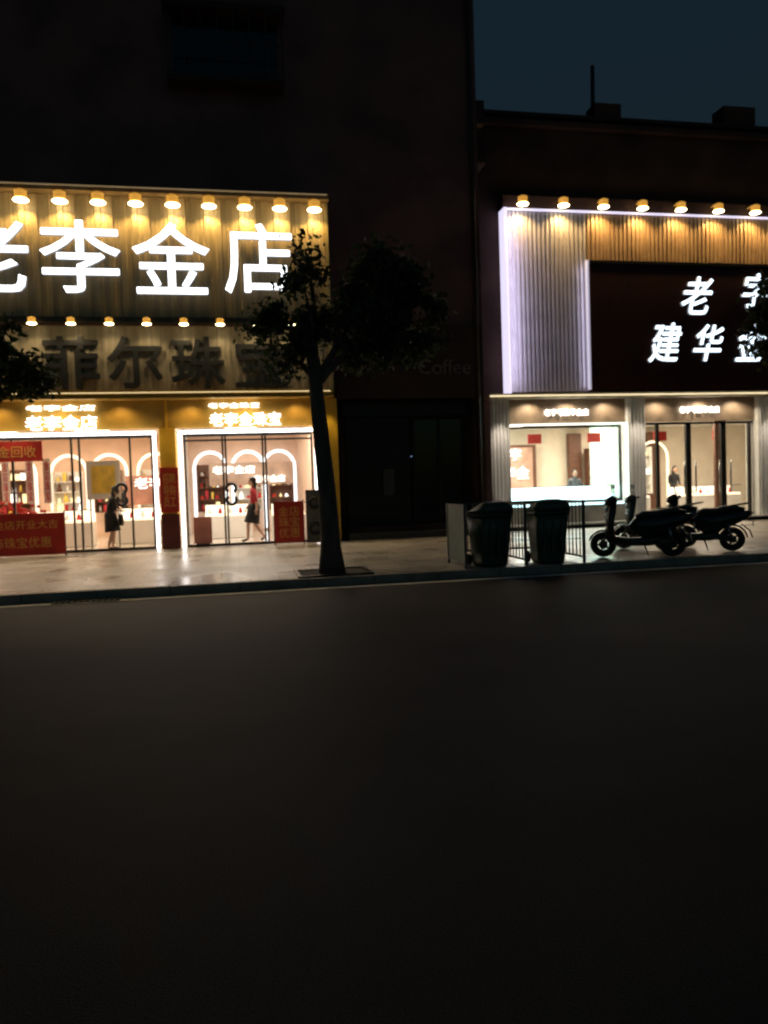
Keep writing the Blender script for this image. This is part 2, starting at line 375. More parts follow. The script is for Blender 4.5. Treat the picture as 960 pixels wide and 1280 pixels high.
def ringhandle(par,x,z,y):
    bm=bmesh.new()
    torus(bm,(x,y,z+.14),.11,.038,0,'Y',20,8,a0=math.radians(-60),a1=math.radians(230))
    torus(bm,(x,y,z-.14),.11,.038,0,'Y',20,8,a0=math.radians(130),a1=math.radians(400))
    meshobj('ring_handle',bm,M['black'],par)
ringhandle(js,-.12,1.38,JY+.03); ringhandle(js,-2.64,1.45,JY+.03)
def room(par,x0,x1,y0,y1,z1,wm,floor='tile'):
    box('floor',x0,x1,y0,y1,.05,.135,M[floor],par)
    box('back_wall',x0,x1,y1,y1+.15,.12,z1,wm,par)
    box('side_wall_l',x0-.15,x0,y0,y1,.12,z1,wm,par); box('side_wall_r',x1,x1+.15,y0,y1,.12,z1,wm,par)
    box('ceiling',x0-.15,x1+.15,y0,y1+.15,z1,z1+.12,M['ceil'],par)
room(js,-8.8,2.0,JY+.25,25.6,3.3,M['inwall'])
box('partition',-1.62,-1.48,JY+.41,25.5,.14,3.28,M['inwall2'],js)
for (xx,yy) in [(-6.5,20.7),(-4.0,20.7),(-6.5,23.4),(-4.0,23.4),(-2.4,21.6),(-.6,20.6),(1.1,20.6),(.2,23.2)]:
    box('ceiling_panel',xx-.45,xx+.45,yy-.12,yy+.12,3.27,3.295,M['panel'],js)
    light('ceiling_light','AREA',(xx,yy,3.24),48,(1,.76,.54) if xx<-1.5 else (1,.90,.78),js,.9,sy=.5)
def arch(par,x,y,w,h,m,t=.05):
    bm=bmesh.new(); r=w/2
    pts=[(x-r,y,.2),(x-r,y,h-r)]+[(x+r*math.cos(a),y,h-r+r*math.sin(a)) for a in np.linspace(math.pi,0,13)][1:]+[(x+r,y,.2)]
    sweep(bm,pts,t,8,0,side=(0,1,0)); meshobj('arch_light',bm,m,par)
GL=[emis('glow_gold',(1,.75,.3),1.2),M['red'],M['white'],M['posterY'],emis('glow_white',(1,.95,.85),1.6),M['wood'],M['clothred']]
def shelves(par,x0,x1,y,z0,z1,rows,seed,back='white'):
    rd=random.Random(seed); bm=bmesh.new()
    bbox(bm,x0,x1,y,y+.04,z0,z1)
    meshobj('shelf_back',bm,M[back],par)
    bm=bmesh.new(); items=[bmesh.new() for _ in GL]
    for r in range(rows):
        z=z0+(z1-z0)*r/rows; bbox(bm,x0,x1,y-.3,y-.001,z,z+.025)
        x=x0+.08
        while x<x1-.12:
            w=rd.uniform(.06,.16); h=rd.uniform(.08,.30); k=rd.randrange(len(GL))
            t=items[k]
            if rd.random()<.5: bbox(t,x,x+w,y-.22,y-.08,z+.026,z+.026+h)
            else: sweep(t,[(x+w/2,y-.15,z+.026),(x+w/2,y-.15,z+.026+h*.5),(x+w/2,y-.15,z+.026+h)],[w*.5,w*.38,w*.15],8)
            x+=w+rd.uniform(.03,.12)
    for xx in (x0,x1): bbox(bm,xx-.02,xx+.02,y-.32,y+.05,z0,z1)
    meshobj('shelf_boards',bm,M[back],par)
    for t,m_ in zip(items,GL): meshobj('shelf_goods',t,m_,par)
for xx in (-6.6,-5.1,-3.9,-2.5): arch(js,xx,25.4,1.05,2.7,emis('arch_glow',(1,.85,.65),1.6))
shelves(js,-7.05,-6.15,25.3,.9,2.3,4,1,'wood'); shelves(js,-5.5,-4.7,25.3,.9,2.2,4,2); shelves(js,-4.3,-3.5,25.3,.9,2.2,4,3,'wood'); shelves(js,-2.95,-2.1,25.3,.9,2.2,4,4)
for xx in (-.8,.4,1.4): arch(js,xx,25.4,1.0,2.7,emis('arch_glow_c',(.95,.97,1),1.8))
shelves(js,-1.2,-.4,25.25,.8,2.3,4,5,'wood'); shelves(js,.0,.8,25.25,.8,2.2,4,6); shelves(js,1.05,1.8,25.25,.8,2.3,4,7,'wood')
def counter(par,x0,x1,y0,y1,case='casew',z=.14,front='white',busts=True):
    box('counter_base',x0,x1,y0,y1,z,z+.62,M[front],par,bevel=.01)
    box('display_bed',x0+.02,x1-.02,y0+.02,y1-.02,z+.621,z+.68,M[case],par)
    box('display_back',x0+.02,x1-.02,y1-.03,y1-.01,z+.681,z+.92,M[case],par)
    pane('counter_glass',x0,x1,y0,z+.681,z+.93,M['glass'],par)
    box('counter_top_rim',x0-.01,x1+.01,y0-.012,y0+.01,z+.931,z+.95,M['steel'],par)
    if busts:
        for k in range(int((x1-x0)/.28)):
            xx=x0+.15+k*.28; bm=bmesh.new(); sweep(bm,[(xx,y0+.2,z+.681),(xx,y0+.22,z+.8),(xx,y0+.24,z+.86)],[.06,.045,.02],8); meshobj('jewelry_bust',bm,M['clothred'] if k%2 else M['white'],par)
counter(js,-5.6,-3.7,20.9,21.5); counter(js,-3.2,-1.75,21.2,21.8); counter(js,-.9,.4,21.8,22.4); counter(js,.9,1.8,20.6,21.2)
box('counter_back_board',-2.95,-1.8,21.9,21.93,1.15,1.95,mat('rose_board',(.40,.20,.15),.5),js)
text('counter_text','老李',-2.35,1.74,21.88,.75,.3,.02,M['smalllet'],js)
box('hanging_sign_board',-.75,1.65,22.55,22.58,1.6,2.25,mat('taupe_board',(.38,.27,.21),.5),js)
text('wall_text','老李金店',-.05,2.05,22.5,1.2,.22,.03,M['smalllet'],js)
text('wall_text2','老李金店',.95,1.77,22.5,.9,.2,.03,M['smalllet'],js)
pb=empty('interior_poster'); box('poster',-3.62,-2.82,20.0,20.03,1.35,2.3,M['white'],pb); box('poster_art',-3.5,-2.94,19.985,19.998,1.5,2.18,M['posterY'],pb)
for xx in (-3.55,-2.9): box('poster_leg',xx-.015,xx+.015,20.0,20.03,.14,1.349,M['steel'],pb)
for xx in (-4.95,-4.55,-5.5): 
    box('plaque',xx-.09,xx+.09,20.1,20.13,1.3,2.4,M['white'],js); text('plaque_text','金\n店\n珠\n宝',xx,1.85,20.098,.12,.95,.01,M['red'],js)
bm=bmesh.new()
for k in range(60): ellip(bm,(-5.1+rng.normal()*.35,19.9+rng.normal()*.15,1.15+rng.normal()*.14),(.05,.05,.04),0,6)
meshobj('red_flowers',bm,M['red'],js)
box('flower_stand',-5.5,-4.7,19.8,20.05,.14,1.0,M['white'],js)
bn=empty('red_banner')
box('cloth',-5.95,-3.86,JY-.35,JY-.32,.16,1.10,M['red'],bn)
text('banner_text','老李金店开业大吉',-4.9,.85,JY-.352,1.8,.2,.008,M['redtxt'],bn); text('banner_text2','金饰珠宝优惠',-4.9,.45,JY-.352,1.5,.24,.008,M['redtxt'],bn)
for xx in (-5.95,-3.86): box('pole',xx-.015,xx+.015,JY-.318,JY-.29,.12,1.14,M['steel'],bn)
light('banner_wash','SPOT',(-4.9,JY-.6,3.6),38,(1,.85,.65),js,.05,spot=80)
bx=empty('hanging_red_sign')
box('sign_box',-5.8,-4.32,JY-.06,JY-.02,2.28,2.74,M['red'],bx); text('sign_text','黄金回收',-5.0,2.5,JY-.061,1.1,.26,.008,M['redtxt'],bx)
bn2=empty('red_banner')
box('cloth',.86,1.56,JY-.3,JY-.27,.18,1.16,M['red'],bn2)
text('banner_text','金店\n珠宝\n优惠',1.21,.67,JY-.302,.5,.75,.008,M['redtxt'],bn2)
for xx in (.86,1.56): box('pole',xx-.015,xx+.015,JY-.268,JY-.24,.12,1.2,M['steel'],bn2)
rb=empty('advertising_board')
box('board',1.62,2.04,JY-.32,JY-.26,.14,1.42,mat('grey_board',(.13,.12,.11),.5),rb,bevel=.01)
for z in (1.1,.48):
    bm=bmesh.new(); torus(bm,(1.83,JY-.33,z),.13,.045,0,'Y',24,8); meshobj('ring',bm,M['black'],rb)
ac=empty('display_stand'); 
box('board',-1.05,-.62,JY+.3,JY+.33,.2,.85,mat('stand_board',(.35,.12,.08),.5),ac,bevel=.01)
box('foot',-1.0,-.67,JY+.25,JY+.45,.136,.2,M['frame_dark'],ac)

# ------------------------------------------------------------------ right building
RY=21.5
rb2=empty('jewelry_shop')
box('walls_upper',7.0,40,RY+.4,34,3.85,12.2,M['wallbrown'],rb2)
box('parapet_cap',6.95,40,RY+.3,RY+.75,12.2,12.32,M['wallbrown'],rb2)
box('parapet_block_a',11.0,11.85,RY+.3,RY+.9,12.32,12.72,M['wallbrown'],rb2)
box('parapet_block_b',15.3,16.4,RY+.3,RY+.9,12.32,12.88,M['wallbrown'],rb2)
bm=bmesh.new(); sweep(bm,[(11.03,RY+.5,12.3),(11.05,RY+.5,13.9)],[.07,.06],8); meshobj('antenna',bm,M['frame_dark'],rb2)
box('cornice',7.0,40,RY+.2,RY+.4,11.9,12.05,M['wallbrown'],rb2)
s3=empty('storefront_sign')
ribbed('slats_left',7.98,10.44,4.06,9.3,RY,.13,.05,M['greyslat'],s3)
ribbed('slats_top',10.44,24,7.92,9.3,RY,.13,.05,M['bronzeslat'],s3)
box('core',7.98,24,RY+.002,RY+.39,4.0,9.32,M['wallbrown'],s3)
box('led_edge_left',7.88,7.97,RY-.14,RY+.3,4.0,9.36,M['ledlav'],s3)
box('led_edge_top',7.975,24,RY-.10,RY-.055,9.305,9.36,M['ledlav'],s3)
box('inner_led',10.40,10.46,RY-.16,RY-.06,4.1,7.9,emis('soft_led',(.8,.76,1),.5),s3)
light('edge_strip_light','AREA',(8.02,RY-.32,6.7),26,(.80,.74,1),s3,.06,rot=(math.radians(90),0,math.radians(-62)),sy=5.0)
light('inner_strip_light','AREA',(10.36,RY-.22,6.0),5,(.80,.78,1),s3,.05,rot=(math.radians(90),0,math.radians(62)),sy=3.6)
box('maroon_board',10.47,24,RY-.2,RY-.002,4.08,7.86,M['maroon'],s3)
box('board_frame_top',10.47,24,RY-.23,RY-.2,7.80,7.88,M['frame_dark'],s3)
for k in range(-0,12): walllamp(8.37+1.245*k,RY-.02,9.52,s3,110,1.0,(1,.62,.20),out=.36,tilt=10)
box('lamp_ledge',7.9,24,RY-.02,RY+.38,9.37,9.75,M['wallbrown'],s3)
for s_,cx,cz,w in (('老',13.9,6.87,1.08),('建',12.8,5.46,1.12),('华',14.25,5.46,1.05),('金',15.68,5.46,1.08),('字',15.9,7.05,1.0),('号',17.6,7.0,1.0),('店',17.5,5.4,1.1)):
    text('letter_'+s_,s_,cx,cz,RY-.22,w,w*1.05,.08,M['letter2'],s3,M['letterside'],fat=.014,shear=.3)
box('bottom_ledge',7.2,24,RY-.45,RY+.1,3.84,3.97,mat('pale_ledge',(.6,.55,.45),.4),s3)
box('bottom_led',7.2,24,RY-.47,RY-.452,3.89,3.915,M['ledwarm'],s3)
box('header',7.85,24,RY-.05,RY+.15,3.12,3.83,mat('bronze_header',(.26,.19,.13),.45),rb2)
text('header_text_a','老字号建华金店',9.67,3.44,RY-.1,1.4,.2,.03,M['smalllet'],rb2); text('header_text_b','老字号建华金店',14.02,3.46,RY-.1,1.35,.2,.03,M['smalllet'],rb2)
for xx in (8.5,9.7,10.9,12.6,14,15.2,17): light('soffit_light','SPOT',(xx,RY-.36,3.8),50,(1,.84,.62),rb2,.06,spot=150)
for a,b in ((7.28,7.84),(11.58,12.12),(15.95,16.7)):
    ribbed('fluted_column',a,b,.12,3.83,RY-.22,.11,.035,M['white'],rb2)
    box('column_core',a,b,RY-.219,RY+.4,.12,3.83,M['white'],rb2)
    light('column_light','SPOT',((a+b)/2,RY-.75,3.75),100,(1,.86,.72),rb2,.05,spot=80)
    light('column_uplight','SPOT',((a+b)/2,RY-.48,.25),12,(1,.86,.72),rb2,.04,rot=(math.radians(186),0,0),spot=60)
box('column_led',11.50,11.57,RY-.2,RY-.13,.77,3.1,emis('col_led',(.85,1,.92),1.8),rb2)
box('window_head_led',7.86,11.49,RY-.1,RY-.06,3.07,3.115,emis('head_led',(.9,1,.92),1.4),rb2)
box('window_plinth',7.85,11.56,RY,RY+.25,.12,.75,mat('plinth',(.3,.27,.23),.4),rb2)
box('plinth_led',7.9,11.5,RY-.02,RY-.003,.68,.74,M['case'],rb2)
box('threshold',7.3,24,RY-.5,RY+.3,.12,.165,mat('pale_threshold',(.58,.56,.5),.3),rb2)
glazing(rb2,7.85,11.5,3.06,RY,[7.88,11.47],z0=.76,fw=.06)
glazing(rb2,12.12,15.95,3.1,RY,[12.16,12.7,13.7,13.78,14.9,14.98,15.85],z0=.17,fw=.09)
for xx in (13.55,13.93,14.75,15.13):
    bm=bmesh.new(); sweep(bm,[(xx,RY+.0,.9),(xx,RY+.0,1.9)],.025,8); meshobj('bar_handle',bm,M['chrome'],rb2)
room(rb2,7.4,22,RY+.41,28,3.4,M['inwall2'])
box('teal_window_wall',7.41,7.45,RY+.45,27.8,.14,3.3,M['teal'],rb2)
box('shop_partition',11.65,11.78,RY+.41,24.0,.14,3.38,M['teal'],rb2)
for (xx,yy) in [(8.7,23.2),(10.6,23.2),(9.5,26),(13,23.2),(15,23.2),(14,26),(17.5,24)]:
    box('ceiling_panel',xx-.5,xx+.5,yy-.12,yy+.12,3.36,3.39,M['panel'],rb2)
    light('ceiling_light','AREA',(xx,yy,3.33),115 if xx<12 else 85 ,(1,.92,.76) if xx<12 else (1,.82,.62),rb2,.9,sy=.5)
counter(rb2,7.95,11.45,21.95,22.5,'case',z=.3,busts=False); counter(rb2,8.3,9.8,24.6,25.2,'casew')
box('case_front_glow',7.97,11.43,21.935,21.948,.78,.92,M['case'],rb2)
light('case_light','AREA',(9.7,22.2,1.24),24,(.60,.95,1),rb2,3.2,rot=(0,0,0),sy=.3)
counter(rb2,12.6,13.6,23.6,24.2); counter(rb2,14.6,17,23.6,24.2)
shelves(rb2,8.0,9.0,27.7,.8,2.5,4,11,'wood'); shelves(rb2,13.2,14.1,27.6,.8,2.6,5,12,'wood'); shelves(rb2,14.9,15.8,27.6,.8,2.6,5,13)
box('back_display',9.2,11.2,27.6,27.95,.9,2.8,M['wood'],rb2); box('back_display_frame',9.35,11.05,27.57,27.6,1.0,2.7,mat('pink_board',(.55,.32,.24),.5),rb2)
text('wall_text','老字',10.1,2.45,27.5,.9,.42,.03,M['letter'],rb2); text('wall_text2','建华金',10.1,1.75,27.5,1.5,.46,.03,M['letter'],rb2)
for xx in (12.6,14.2,15.9): box('wood_panel',xx,xx+.5,27.7,27.95,.2,3.2,M['wood'],rb2)
box('wood_screen',12.3,12.62,22.4,22.5,.14,3.2,M['wood'],rb2); box('wood_screen',15.35,15.75,22.6,22.7,.14,3.2,M['wood'],rb2)
text('wall_text3','老\n华',13.0,2.3,23.2,.4,1.0,.02,M['smalllet'],rb2)
for xx in (9.0,11.0,13.3,15.4): box('red_flag',xx,xx+.45,22.8,22.82,2.6,2.9,M['red'],rb2)
for xx in (14.2,16.0): arch(rb2,xx,27.5,1.2,2.8,emis('arch_glow_r',(1,.8,.5),1.6))

# ------------------------------------------------------------------ trees
def tree(name,base,fork,clumps,n_leaf,r0=.17,leaf=.055,seed=1):
    rg=np.random.default_rng(seed); rd=random.Random(seed)
    e=empty(name,base); bx,by,bz=base
    bm=bmesh.new(); F=Vector(fork); B=Vector(base)
    pts=[];rad=[]
    for i in range(9):
        t=i/8; p=B.lerp(F,t)+Vector((math.sin(t*5)*.02,math.cos(t*4)*.02-.02,0)); pts.append(p)
        rad.append(r0*(1.3 if i==0 else 1.0)*(1-.42*t))
    sweep(bm,pts,rad,14)
    for c,r,_ in clumps:
        C=Vector(c); start=B.lerp(F,rd.uniform(.86,1.0)); mid=start.lerp(C,.5)+Vector((rd.uniform(-.15,.15),rd.uniform(-.15,.15),rd.uniform(.0,.2)))
        sweep(bm,[start,start.lerp(mid,.5),mid,mid.lerp(C,.6),C],[r0*.38,r0*.30,r0*.22,r0*.14,r0*.07],8)
        for k in range(6):
            d=Vector((rd.gauss(0,1),rd.gauss(0,1),rd.gauss(.1,.7))).normalized()*max(r)*rd.uniform(.6,1.05)
            s=mid.lerp(C,rd.uniform(.2,1)); sweep(bm,[s,s+d*.5+Vector((0,0,.05)),s+d],[.018,.011,.005],5)
    meshobj('trunk_and_limbs',bm,M['bark'],e)
    V=[];Fc=[]
    tot=sum(c[2] for c in clumps)
    for c,r,wt in clumps:
        n=int(n_leaf*wt/tot); nsub=max(6,int(16*wt))
        subs=[]
        for k in range(nsub):
            d=rg.normal(size=3); d/=np.linalg.norm(d); d*=rg.uniform(.35,1.0)**.6
            subs.append((np.array(c)+d*np.array(r),rg.uniform(.10,.26)))
        for k in range(n):
            sc,sr=subs[rg.integers(nsub)]
            p=sc+rg.normal(size=3)*sr*np.array([1,1,.75])*.62
            a=rg.normal(size=3); a/=np.linalg.norm(a); b=np.cross(a,rg.normal(size=3)); b/=np.linalg.norm(b)
            L=leaf*rg.uniform(.7,1.4); W=L*.5; i0=len(V)
            V+= [p-a*L, p+b*W-a*L*.1, p+a*L, p-b*W-a*L*.1]; Fc.append((i0,i0+1,i0+2,i0+3))
    me=bpy.data.meshes.new('foliage'); me.from_pydata([tuple(v) for v in V],[],Fc); me.materials.append(M['leaf'])
    link(bpy.data.objects.new('foliage',me),e)
    return e
tree('street_tree',(1.43,12.0,.12),(1.27,12.0,3.5),[
  ((2.4,12.1,4.7),(.65,.7,.48),2.0),((2.85,12.1,4.15),(.6,.7,.6),2.0),((2.1,12.0,4.1),(.6,.7,.55),1.6),((2.45,12.1,3.6),(.65,.6,.38),1.1),
  ((1.15,11.95,4.55),(.24,.4,.42),.40),((.82,12.0,4.0),(.46,.5,.36),.60),((1.22,12.1,5.1),(.13,.25,.18),.10),((.75,12,3.5),(.36,.45,.26),.42),((1.3,12,4.1),(.28,.5,.45),.5)],13000,seed=3)
tree('street_tree',(-4.9,12.1,.12),(-4.8,12.1,2.9),[
  ((-3.35,12.0,3.65),(.55,.6,.5),1.2),((-4.3,12.1,4.1),(.8,.8,.7),2),((-5.6,12.1,3.9),(.9,.8,.7),2),((-3.05,12,3.2),(.42,.45,.3),.65)],9000,seed=5)
tree('street_tree',(11.3,13.0,.12),(11.2,13.0,3.3),[
  ((10.2,13.0,4.8),(.55,.6,.45),1.0),((10.1,13,4.05),(.5,.5,.35),.7),((11.6,13.1,4.6),(.9,.8,.8),2)],6500,seed=8)

# ------------------------------------------------------------------ bins and enclosure
def wheelie_bin(x,y,rot):
    e=empty('wheeled_bin',(x,y,.12)); e.rotation_euler=(0,0,rot); e.scale=(1,1,.92)
    bm=bmesh.new()
    sweep(bm,[(0,0,.012),(0,0,.08),(0,0,.5),(0,0,.90)],[(.22,.24),(.235,.26),(.262,.30),(.29,.35)],24,0,side=(1,0,0),power=.35)
    sweep(bm,[(0,0,.88),(0,0,.93)],[(.31,.37),(.31,.37)],24,0,side=(1,0,0),power=.35)
    sweep(bm,[(0,0,.935),(0,0,.97),(0,.01,1.01),(0,.02,1.03)],[(.32,.385),(.32,.385),(.29,.35),(.2,.25)],24,0,side=(1,0,0),power=.4)
    for xx in (-.14,0,.14): bbox(bm,xx-.018,xx+.018,-.335,-.24,.2,.8)
    sweep(bm,[(-.24,.36,.93),(-.24,.45,.95),(.24,.45,.95),(.24,.36,.93)],.017,8,0)
    o=meshobj('body',bm,M['bin']); o.parent=e
    bm=bmesh.new()
    for s in (-1,1):
        torus(bm,(s*.255,.26,.10),.075,.028,0,'X',20,8,sq=.9); sweep(bm,[(s*.22,.26,.10),(s*.285,.26,.10)],.055,12,0)
    sweep(bm,[(-.24,.26,.10),(.24,.26,.10)],.015,8,0)
    o=meshobj('wheels',bm,M['rubber']); o.parent=e
    return e
wheelie_bin(4.0,11.92,.12); wheelie_bin(4.98,11.88,-.1)
en=empty('bin_enclosure')
def partition(x,y0,y1,panel):
    for yy in (y0,y1): box('post',x-.02,x+.02,yy-.02,yy+.02,.12,1.14,M['steel'],en)
    for z in (.2,1.1): box('rail',x-.015,x+.015,y0+.02,y1-.02,z,z+.03,M['steel'],en)
    if panel: box('panel',x-.005,x+.005,y0+.02,y1-.02,.231,1.099,M['greenpanel'],en)
    else:
        for k in range(6):
            yy=y0+(y1-y0)*(k+1)/7; box('bar',x-.007,x+.007,yy-.007,yy+.007,.231,1.099,M['steel'],en)
partition(3.5,11.62,12.6,True); partition(4.5,11.62,12.6,False); partition(5.5,11.62,12.6,False)
for z in (.3,1.1): box('back_rail',3.52,5.48,12.59,12.61,z,z+.03,M['steel'],en)
for k in range(17): box('back_bar',3.6+k*.115,3.612+k*.115,12.594,12.606,.331,1.099,M['steel'],en)

# ------------------------------------------------------------------ scooters (forward = +x local)
def scooter(x,y,rot,paint,sc=1.0):
    e=empty('motor_scooter',(x,y,.12)); e.rotation_euler=(0,0,rot); e.scale=(sc,sc,sc)
    def add(name,bm,m,**k):
        o=meshobj(name,bm,m,**k); o.parent=e; return o
    bm=bmesh.new()
    for wx in (.60,-.56):
        torus(bm,(wx,0,.225),.165,.058,0,'Y',32,10)
        torus(bm,(wx,0,.225),.115,.016,1,'Y',28,8)
        for k in range(5):
            a=k*2*math.pi/5; sweep(bm,[(wx,0,.225),(wx+.115*math.cos(a),0,.225+.115*math.sin(a))],.018,6,1)
        sweep(bm,[(wx,-.07,.225),(wx,.07,.225)],.075,12,1)
    add('wheels',bm,[M['rubber'],M['black']])
    bm=bmesh.new()
    for s in (-1,1): sweep(bm,[(.60,s*.085,.225),(.54,s*.085,.50),(.51,s*.03,.56)],.020,8,0)
    sweep(bm,[(.52,0,.52),(.41,0,.98)],.028,10,0)
    sweep(bm,[(.33,-.34,1.03),(.38,-.2,1.02),(.42,0,.97),(.38,.2,1.02),(.33,.34,1.03)],.014,8,0)
    for s in (-1,1): sweep(bm,[(.38,s*.22,1.03),(.42,s*.27,1.14),(.42,s*.29,1.2)],.008,6,0)
    sweep(bm,[(-.05,.05,.32),(-.14,.20,.03)],.014,6,0)
    for s in (-1,1): sweep(bm,[(-.56,s*.12,.225),(-.48,s*.14,.52)],.026,8,0)
    add('fork_and_bars',bm,M['chrome'])
    bm=bmesh.new()
    for s in (-1,1):
        sweep(bm,[(.33,s*.345,1.03),(.352,s*.23,1.027)],.022,10,0)
        ellip(bm,(.42,s*.31,1.24),(.018,.075,.05),0,12)
    sweep(bm,[(.04,0,.70),(-.08,0,.745),(-.3,0,.745),(-.42,0,.785),(-.62,0,.80),(-.78,0,.77)],[(.08,.04),(.14,.065),(.16,.065),(.15,.06),(.13,.05),(.08,.03)],16,0,side=(0,1,0),power=.7)
    sweep(bm,[(.46,0,.32),(.2,0,.27),(-.15,0,.27),(-.34,0,.30)],[(.14,.07),(.18,.07),(.18,.07),(.15,.07)],16,0,side=(0,1,0),power=.4)
    sweep(bm,[(-.72,0,.50),(-.86,0,.38),(-.9,0,.25)],[(.09,.014),(.085,.012),(.08,.01)],10,0,side=(0,1,0),power=.5)
    sweep(bm,[(-.18,.07,.30),(-.4,.10,.26),(-.58,.10,.23)],[(.05,.07),(.045,.06),(.04,.06)],12,0,side=(0,1,0),power=.6)
    add('seat_and_grips',bm,M['black'])
    bm=bmesh.new()
    sweep(bm,[(.40,0,.28),(.48,0,.40),(.485,0,.60),(.45,0,.80),(.43,0,.95)],[(.15,.05),(.215,.07),(.235,.075),(.20,.08),(.14,.08)],18,0,side=(0,1,0),power=.7)
    sweep(bm,[(.35,0,.98),(.43,0,1.01),(.51,0,.97),(.55,0,.92)],[(.11,.05),(.16,.08),(.14,.07),(.08,.03)],16,0,side=(0,1,0),power=.8)
    pts=[(.60+.25*math.cos(a),0,.225+.25*math.sin(a)) for a in np.linspace(math.radians(15),math.radians(165),10)]
    sweep(bm,pts,[(.06,.01)]+[(.085,.018)]*8+[(.06,.01)],12,0,side=(0,1,0),power=.6)
    pts=[(-.56+.26*math.cos(a),0,.225+.26*math.sin(a)) for a in np.linspace(math.radians(30),math.radians(175),10)]
    sweep(bm,pts,[(.06,.01)]+[(.085,.018)]*8+[(.06,.01)],12,0,side=(0,1,0),power=.6)
    sweep(bm,[(.03,0,.42),(-.04,0,.50),(-.25,0,.54),(-.5,0,.60),(-.74,0,.66),(-.88,0,.71)],[(.11,.20),(.16,.21),(.19,.19),(.175,.15),(.13,.10),(.06,.04)],18,0,side=(0,1,0),power=.75)
    add('body_panels',bm,paint)
    bm=bmesh.new(); ellip(bm,(.53,0,.84),(.04,.085,.06),0,14)
    for s in (-1,1): ellip(bm,(.545,s*.14,.70),(.03,.03,.02),0,8)
    add('headlamp',bm,M['lens'])
    bm=bmesh.new(); ellip(bm,(-.87,0,.675),(.03,.08,.035),0,12); add('tail_lamp',bm,M['redlens'])
    bm=bmesh.new(); sweep(bm,[(-.5,-.11,.83),(-.82,-.09,.88),(-.90,0,.89),(-.82,.09,.88),(-.5,.11,.83)],.013,8,0); bbox(bm,-.92,-.912,-.09,.09,.46,.58)
    add('grab_rail_and_plate',bm,M['steel'])
    return e
scooter(6.68,12.0,math.radians(156),M['paint1'],sc=.97)
scooter(8.08,12.4,math.radians(148),M['paint1'],sc=.95)
scooter(7.75,13.3,math.radians(155),M['paint2'],sc=.95)

